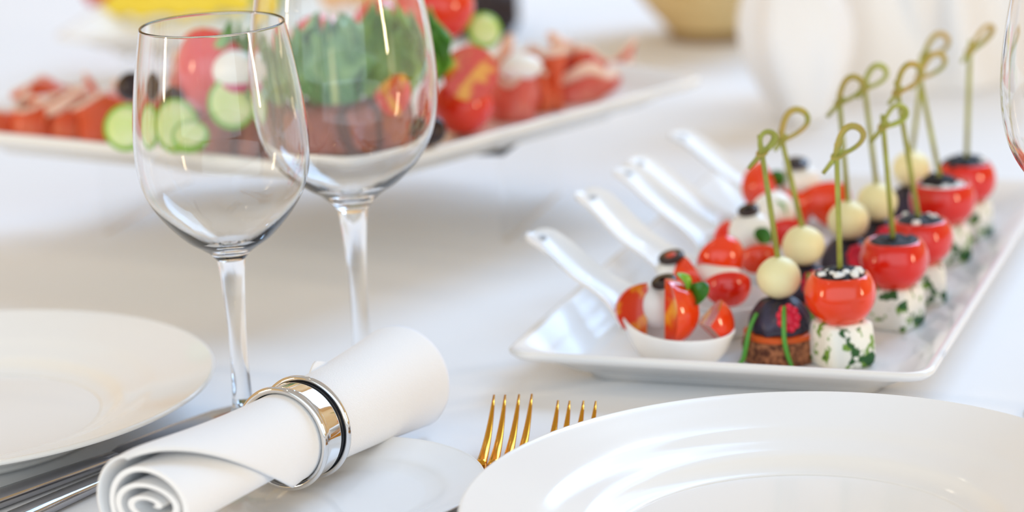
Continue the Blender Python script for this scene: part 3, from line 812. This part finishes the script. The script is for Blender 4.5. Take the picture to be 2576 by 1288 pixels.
# right end
faceA = [(-16, 8), (-9, -4), (2, -9), (12, -5), (17, 5)]
faceB = [(-9, 12), (-7, -4), (0, -9), (3, 2), (9, -8), (12, 4)]
archA = [(-27, 9), (-16, -4), (-2, -10), (13, -7), (26, 5)]
ham(P2(1292, 300), faceA, 38, 12, 'pink ham fold right of the cherry tomatoes', 'ham', seed=1.2, lean=.1, fat=.12)
ham(P2(1366, 278), faceB, 40, 20, 'tall twisted ham slice standing in the right row', 'ham_orange', seed=.2, lean=.2, fat=.1)
ham(P2(1462, 252), archA, 26, 8, 'ham roll with a white fat arch near the right corner', 'ham', seed=2.2, fat=.3, lean=.15)
ham(P2(1500, 222), archA, 30, 14, 'broad ham fold behind the white fat arch', 'ham', seed=4.4, lean=.1, fat=.1)
ham(P2(1395, 236), [(-15, 4), (-5, -4), (7, 3), (16, -6)], 40, 10, 'ham fold with an orange edge rising behind the right row', 'ham_orange', seed=3.0, lean=.4)
ham(P2(1532, 222), faceA, 20, 25, 'short ham fold closest to the right corner of the large platter', 'ham', seed=1.0, lean=.1)
ham(P2(1240, 240), faceA, 40, 30, 'ham fold behind the halved tomato', 'ham_orange', seed=1.7)

def cherry(loc, r, label, ma='tomato'):
    t = thing('cherry_tomato', loc, label, 'tomato', GM)
    g = G().ball(r, r, r * .94, 32, 20, fn=lambda p: p * (1 - .10 * max(0, p.z) ** 8)); obj('fruit', g, ma, t, loc=(0, 0, r * .94))
    for k in range(5):
        a = 2 * math.pi * k / 5
        g = leafg(r * .5, r * .22, .5, .2); g.rot('Z', math.degrees(a)); obj('sepal', g, 'parsley', t, loc=(0, 0, r * 1.82), solid=.5)
    return t
cherry(at(1168, 338, ZB), 18.5, 'whole red cherry tomato at the front of the large platter')
cherry(atY(1110, 100, 1570 * KS), 21, 'whole red cherry tomato high up behind the salad leaf')
t = wedge(atY(1184, 184, 1490 * KS), 16, 176, (0, 22, 90), 'halved tomato with yellow seeds above the whole cherry tomato', GM, 'tomato_orange', 1.0, 'halved_tomato')
wedge(atY(985, 232, 1440 * KS), 14, 120, (80, 20, 30), 'tomato piece lying between lettuce and roast beef', GM, 'tomato', 1.25)
wedge(atY(545, 172, 1500 * KS), 27, 130, (60, 0, -100), 'large red tomato wedge seen through the smaller glass', GM, 'tomato', 1.0)
wedge(atY(790, 120, 1560 * KS), 22, 140, (60, 0, -60), 'red tomato piece behind the lettuce, between the two glasses', GM, 'tomato', 1.0)
wedge(atY(960, 70, 1580 * KS), 20, 140, (70, 0, -60), 'red tomato piece above the lettuce inside the larger glass', GM, 'tomato', 1.0)

def slice_disc(loc, R, th, rot, label, skin, flesh, name='cucumber_slice', cat='cucumber', group='cucumber slices on the large platter'):
    t = thing(name, loc, label, cat, group); t.rotation_euler = [math.radians(q) for q in rot]
    obj('peel', G().lathe([(R - 2.2, 0), (R - .3, .3), (R, th / 2), (R - .3, th - .3), (R - 2.2, th), (R - 2.2, 0)], 36), skin, t)
    obj('flesh', G().lathe([(0, .2), (R - 2.0, .1), (R - 2.0, th - .1), (R * .55, th + .3), (0, th - .2)], 36), flesh, t)
    return t
slice_disc(atY(322, 322, 1462 * KS), 13.5, 4, (70, 0, -12), 'cucumber slice just left of the smaller glass', 'cucumber_skin', 'cucumber')
slice_disc(atY(425, 318, 1452 * KS), 15.5, 4, (68, 0, 6), 'cucumber slice seen through the lower left of the smaller glass', 'cucumber_skin', 'cucumber')
slice_disc(atY(585, 262, 1462 * KS), 15, 4, (66, 0, 14), 'cucumber slice above the roast beef inside the smaller glass', 'cucumber_skin', 'cucumber')
slice_disc(atY(470, 350, 1432 * KS), 12, 4, (30, 0, 6), 'cucumber slice lying low beside the parsley', 'cucumber_skin', 'cucumber')
slice_disc(atY(1215, 78, 1575 * KS), 11, 4, (70, 0, 20), 'pale green cucumber slice behind the cherry tomatoes', 'cucumber_skin', 'cucumber')
def egg(loc, r, label, ma='mozzarella'):
    t = thing('radish_half', loc, label, 'radish', GM)
    obj('flesh', G().ball(r, r * .8, r * .8, 24, 16), ma, t)
    M.setdefault('radish_skin', mat('radish_skin', rgb(206, 60, 110), .3))
    obj('peel', G().ball(r * .95, r * .78, r * .5, 24, 12), 'radish_skin', t, loc=(0, r * .06, -r * .42))
egg(atY(600, 178, 1470 * KS), 15, 'white radish half with a pink peel inside the smaller glass')
egg(atY(1010, 66, 1590 * KS), 13, 'white radish half at the top inside the larger glass')
mozz(atY(1310, 168, 1590 * KS), 10, 'white mozzarella piece between halved tomato and ham', GM, 1.3, .8)
def olive(loc, r, label):
    g = G().ball(r, r, r * 1.25, 20, 14, fn=lambda p: p * (1 - .18 * max(0, p.z) ** 10))
    g.rot('X', 60); g.rot('Z', 30)
    o = obj('black_olive', g, 'olive', loc=loc); tag(o, label, 'olive', GM)
olive(atY(330, 218, 1520 * KS), 8.5, 'black olive left of the smaller glass rim')
olive(atY(414, 252, 1490 * KS), 8.0, 'black olive above the cucumber inside the smaller glass')
olive(atY(1086, 330, 1440 * KS), 8, 'dark olive tucked between larger glass and cherry tomato')

def lettuce(loc, L_, W_, rot, label, ma='lettuce', seed=0, ruff=5):
    t = thing('lettuce_leaf', loc, label, 'lettuce', GM); t.rotation_euler = [math.radians(q) for q in rot]
    def f(u, v):
        q = 2 * v - 1; w = W_ / 2 * (math.sin(math.pi * (.12 + .80 * u)) ** .7)
        e = max(abs(q), (u - .55) / .45 if u > .55 else 0)
        z = 2.6 * ruff * e * noise.noise(Vector((q * 3.2, u * 4.0, seed))) + ruff * .5 * e ** 3 * math.sin(9 * q + 14 * u + seed) + 6 * q * q + 10 * u * u
        return (w * q * (1 + .10 * math.sin(15 * u + seed)), L_ * u * (1 + .10 * math.sin(8 * q + seed) + .05 * math.sin(19 * q)), z)
    obj('blade', G().grid(22, 26, f), ma, t, solid=.8)
    obj('rib', G().tube([(0, L_ * k / 8, 10 * (k / 8) ** 2 + .6) for k in range(8)], [2.0 - .2 * k for k in range(8)], 8), 'cucumber', t)
    return t
lettuce(atY(842, 262, 1460 * KS), 46, 48, (68, 0, 8), 'dark crinkled lettuce leaf above the roast beef inside the larger glass', 'lettuce_dark', 1, 9)
lettuce(atY(1000, 258, 1486 * KS), 50, 52, (74, 0, -10), 'bright green lettuce leaf filling the larger glass', 'lettuce', 2.2, 9)
lettuce(atY(1085, 205, 1490 * KS), 38, 30, (80, 0, -14), 'narrow green leaf just right of the larger glass', 'lettuce', 4.1, 3)
lettuce(atY(712, 262, 1462 * KS), 34, 38, (50, 0, 16), 'low green lettuce leaf between the two glasses', 'lettuce_dark', 5.4)
lettuce(atY(630, 240, 1480 * KS), 34, 40, (60, 0, 6), 'green leaf edge behind the cucumber inside the smaller glass', 'lettuce', 3.4)
def parsley(loc, n, spread, label, seed):
    r_ = random.Random(seed)
    t = thing('parsley_sprig', loc, label, 'parsley', GM)
    obj('stem', G().tube([(0, 0, 0), (1, 0, 8), (3, 1, 16)], [1.2, 1, .8], 8), 'parsley', t)
    me = None
    for k in range(n):
        if me is None:
            o = obj('leaflet', leafg(11, 9, .7, .5, 1, 8, 6), 'parsley', t, solid=.4); me = o.data
        else:
            o = link('leaflet', me, t); md = o.modifiers.new('solid', 'SOLIDIFY'); md.thickness = .4 * S
        o.location = Vector((r_.uniform(-spread, spread), r_.uniform(-spread * .5, spread * .5), r_.uniform(2, 20))) * S
        o.rotation_euler = (r_.uniform(-.9, .9), r_.uniform(-.6, .6), r_.uniform(0, 6.28))
parsley(at(520, 372, ZB), 26, 13, 'green parsley sprig beside the cucumber inside the smaller glass', 3)
parsley(at(600, 318, ZB), 22, 14, 'dark parsley sprig behind the roast beef in the smaller glass', 5)

def roast(loc, R, th, rot, label):
    t = thing('roast_beef_slice', loc, label, 'roast beef', 'roast beef slices on the large platter'); t.rotation_euler = [math.radians(q) for q in rot]
    def sq(p):
        r = math.hypot(p.x, p.y)
        if r < 1e-6: return p
        k = (abs(p.x / r) ** 5 + abs(p.y / r) ** 5) ** -.2
        return Vector((p.x * k, p.y * k, p.z))
    wob0 = lambda p: Vector((p.x * 1.45 * (1 + .05 * noise.noise(p * .06)), p.y * (1 + .06 * noise.noise(p * .08)), p.z))
    wob = lambda p: wob0(sq(p))
    g = G().lathe([(R - 2.5, 0), (R - .4, .6), (R, th / 2), (R - .4, th - .6), (R - 2.5, th), (R - 2.5, 0)], 44); g.xf(wob); obj('crust', g, 'roast_crust', t)
    g = G().lathe([(0, .2), (R - 2.3, .2), (R - 2.3, th - .1), (R * .5, th + .5), (0, th + .2)], 44); g.xf(wob); obj('meat', g, 'roast', t)
for k, (px, yy, rz, lab) in enumerate(((600, 1496, -30, 'roast beef slice at the left, inside the smaller glass'), (715, 1482, -24, 'roast beef slice second from the left, between the glasses'),
                                       (840, 1470, 4, 'roast beef slice in the middle, at the front corner of the platter'), (955, 1478, 38, 'roast beef slice at the right inside the larger glass'))):
    yy = yy * KS; base = atY(px, 300, yy)
    roast((base.x, yy, ZB + 20), 20, 9, (66, 0, rz), lab)

# ------------------------------------------------------------------ second platter far behind at the left
ZR2 = 42.0
q0 = at(128, 92, ZR2 + 22); q1 = at(1040, 66, ZR2 + 22)
dv = (q1 - q0).normalized(); nv_ = Vector((-dv.y, dv.x, 0)); W2 = (q1 - q0).length
cr2 = [q0, q1, q1 + nv_ * 210, q0 + nv_ * 210]; c2 = sum(cr2, Vector()) / 4
t = thing('acrylic_riser', (c2.x, c2.y, 0), 'clear acrylic riser under the far platter of yellow peppers', 'riser')
t.rotation_euler = (0, 0, math.atan2(dv.y, dv.x))
obj('top_sheet', G().box((0, 0, ZR2 - 2), (W2 * .7, 130, 4)), 'acrylic', t, smooth=False)
for sx in (-1, 1): obj('side_panel', G().box((sx * (W2 * .35 - 2), 0, (ZR2 - 4) / 2), (4, 130, ZR2 - 4.4)), 'acrylic', t, smooth=False)
platter([(p.x, p.y) for p in cr2], (c2.x, c2.y, ZR2), 'far white platter of yellow and red peppers at the top left', 22, ZR2, 24, 34, 18, 'cream_porcelain')
GP = 'vegetables on the far platter'
def pepper(px, py, off, L_, w, rz, ma, label, name='pepper_strip', cat='pepper'):
    """thick curved strip of pepper"""
    p = at(px, py, ZR2 + 10)
    pts = smooth3([(-L_ / 2, 0, 0), (-L_ / 4, 4, 6), (0, 6, 9), (L_ / 4, 4, 6), (L_ / 2, 0, 0)], 5)
    n = len(pts)
    g = G().tube(pts, [w * (.55 + .45 * math.sin(math.pi * i / (n - 1))) for i in range(n)], 12, flat=.55)
    o = obj(name, g, ma, loc=(p.x, p.y + off, ZR2 + 6 + w * .8)); o.rotation_euler = (math.radians(20), 0, math.radians(rz))
    tag(o, label, cat, GP)
pepper(350, 55, 10, 60, 13, 6, 'yellow_cheese', 'yellow pepper strip at the left of the far platter')
pepper(440, 52, 6, 70, 14, -4, 'yellow_cheese', 'yellow pepper strip in the middle of the far platter')
pepper(530, 50, 12, 64, 13, 10, 'yellow_cheese', 'yellow pepper strip at the right of the far platter')
pepper(410, 24, 22, 70, 14, -12, 'yellow_cheese', 'yellow pepper strip lying behind the others')
pepper(500, 20, 34, 70, 15, 14, 'yellow_cheese', 'rear yellow pepper strip near the green herbs')
pepper(282, 20, 14, 46, 12, 0, 'red_pepper', 'red pepper strip at the left of the far platter')
pepper(320, 6, 24, 46, 11, 20, 'red_pepper', 'red pepper strip touching the top edge of the picture')
pepper(880, 40, 20, 50, 16, 8, 'orange_food', 'orange smoked cheese piece inside the larger glass', 'smoked_cheese', 'cheese')
pepper(960, 36, 26, 46, 16, -14, 'orange_food', 'orange smoked cheese piece at the right of the far platter', 'smoked_cheese', 'cheese')
for k, (px, py, ma) in enumerate(((600, 38, 'lettuce'), (650, 20, 'lettuce_dark'), (700, 22, 'lettuce'))):
    p = at(px, py, ZR2 + 8)
    t = lettuce((p.x, p.y + 18, ZR2 + 9), 44, 46, (38, 0, 20 - 20 * k), ['green salad leaf right of the yellow peppers', 'dark salad leaf behind the rim of the smaller glass', 'green salad leaf at the top inside the larger glass'][k], ma, k * 1.7)

# dark rye loaf behind the cherry tomatoes
p = at(1165, 14, 26)
t = thing('rye_bread', (p.x, p.y, 0), 'dark rye bread behind the cherry tomatoes at the top', 'bread')
g = G(); lo_ = []
for x_, s in ((-48, .55), (-44, .85), (-30, 1), (0, 1.04), (30, 1), (44, .85), (48, .55)):
    lo_.append([(x_, 32 * s * math.cos(a), 24 + 24 * s * math.sin(a) * (1 if math.sin(a) > 0 else 1.0)) for a in [2 * math.pi * k / 24 for k in range(24)]])
g.loft(lo_); obj('loaf', g, 'rye', t)
for k in (-24, -4, 16):
    obj('score', G().tube([(k - 4, -14, 45.5), (k + 2, 0, 49.6), (k + 8, 14, 45.5)], [1.2, 2.4, 1.2], 8), 'rye_in', t)

# ------------------------------------------------------------------ wooden bowl and white cloth at the top right
p = at(1815, 110, 0)
t = thing('wooden_bowl', (p.x, p.y + 38, 0), 'tan wooden bowl with shade painted on its base at the top of the picture', 'bowl')
obj('base', G().lathe(smoothprof([(0, 0), (38, 0), (40, 1), (40, 7), (39, 9), (0, 9)], 3), 48), 'shaded_wood', t)
obj('body', G().lathe(smoothprof([(0, 8), (38, 8), (48, 16), (60, 30), (74, 50), (90, 80), (102, 108), (107, 126), (106, 128), (104, 127), (98, 108), (86, 80), (68, 48), (46, 24), (0, 20)], 5), 64), 'tan_wood', t)
# soft cloth cones: napkins folded to stand up
def standing_napkin(loc, R0, R1, H, folds, label, rz, amp, lean=(0, 0), sx=1.0):
    t = thing('standing_napkin', loc, label, 'napkin', 'white napkins folded upright', rz)
    def f(u, v):
        a = 2 * math.pi * u; r = (R0 + (R1 - R0) * v) * (1 + (amp * (.35 + .65 * v)) * math.sin(folds * a + .6 * math.sin(3 * v)) + .04 * math.sin(3 * a + 1))
        bul = .55 + .80 * math.sin(math.pi * min(1, v / .95))
        return (r * bul * math.cos(a) * sx + lean[0] * v * v, r * bul * math.sin(a) + lean[1] * v, H * v)
    obj('folds', G().grid(120, 24, f), 'napkin', t, solid=1.4)
    obj('core', G().lathe([(0, 0), (R0 * .5, 0), (R1 * .45, H * .8), (0, H * .95)], 24), 'napkin', t)
p = at(2030, 322, 0); standing_napkin((p.x, p.y + 20, 0), 26, 28, 125, 5, 'cream tinted upright folded napkin right of the wooden bowl', 10, .20, (-8, 6))
# white cloth draped in soft upright folds, its lower edge spreading over the table
dr = thing('draped_cloth', (345, 1868, 0), 'white cloth draped in soft upright folds behind the bamboo picks', 'cloth')
def drape(u, v):
    x = -108 + 440 * u
    y = 60 * math.sin(2.2 * u) + 10
    fold = 34 * math.sin(15 * u + 1.4) + 20 * math.sin(37 * u + 2.0)
    k = 1 - math.exp(-v * 5.0)
    y += fold * (.25 + .75 * k) - 40 * (1 - v) ** 7 + 60 * v
    x += 8 * math.sin(11 * u + 5 * v)
    z = 1.2 + 330 * (v ** 1.25)
    return (x, y, z)
obj('folds', G().grid(120, 40, drape), 'napkin', dr, solid=1.4)
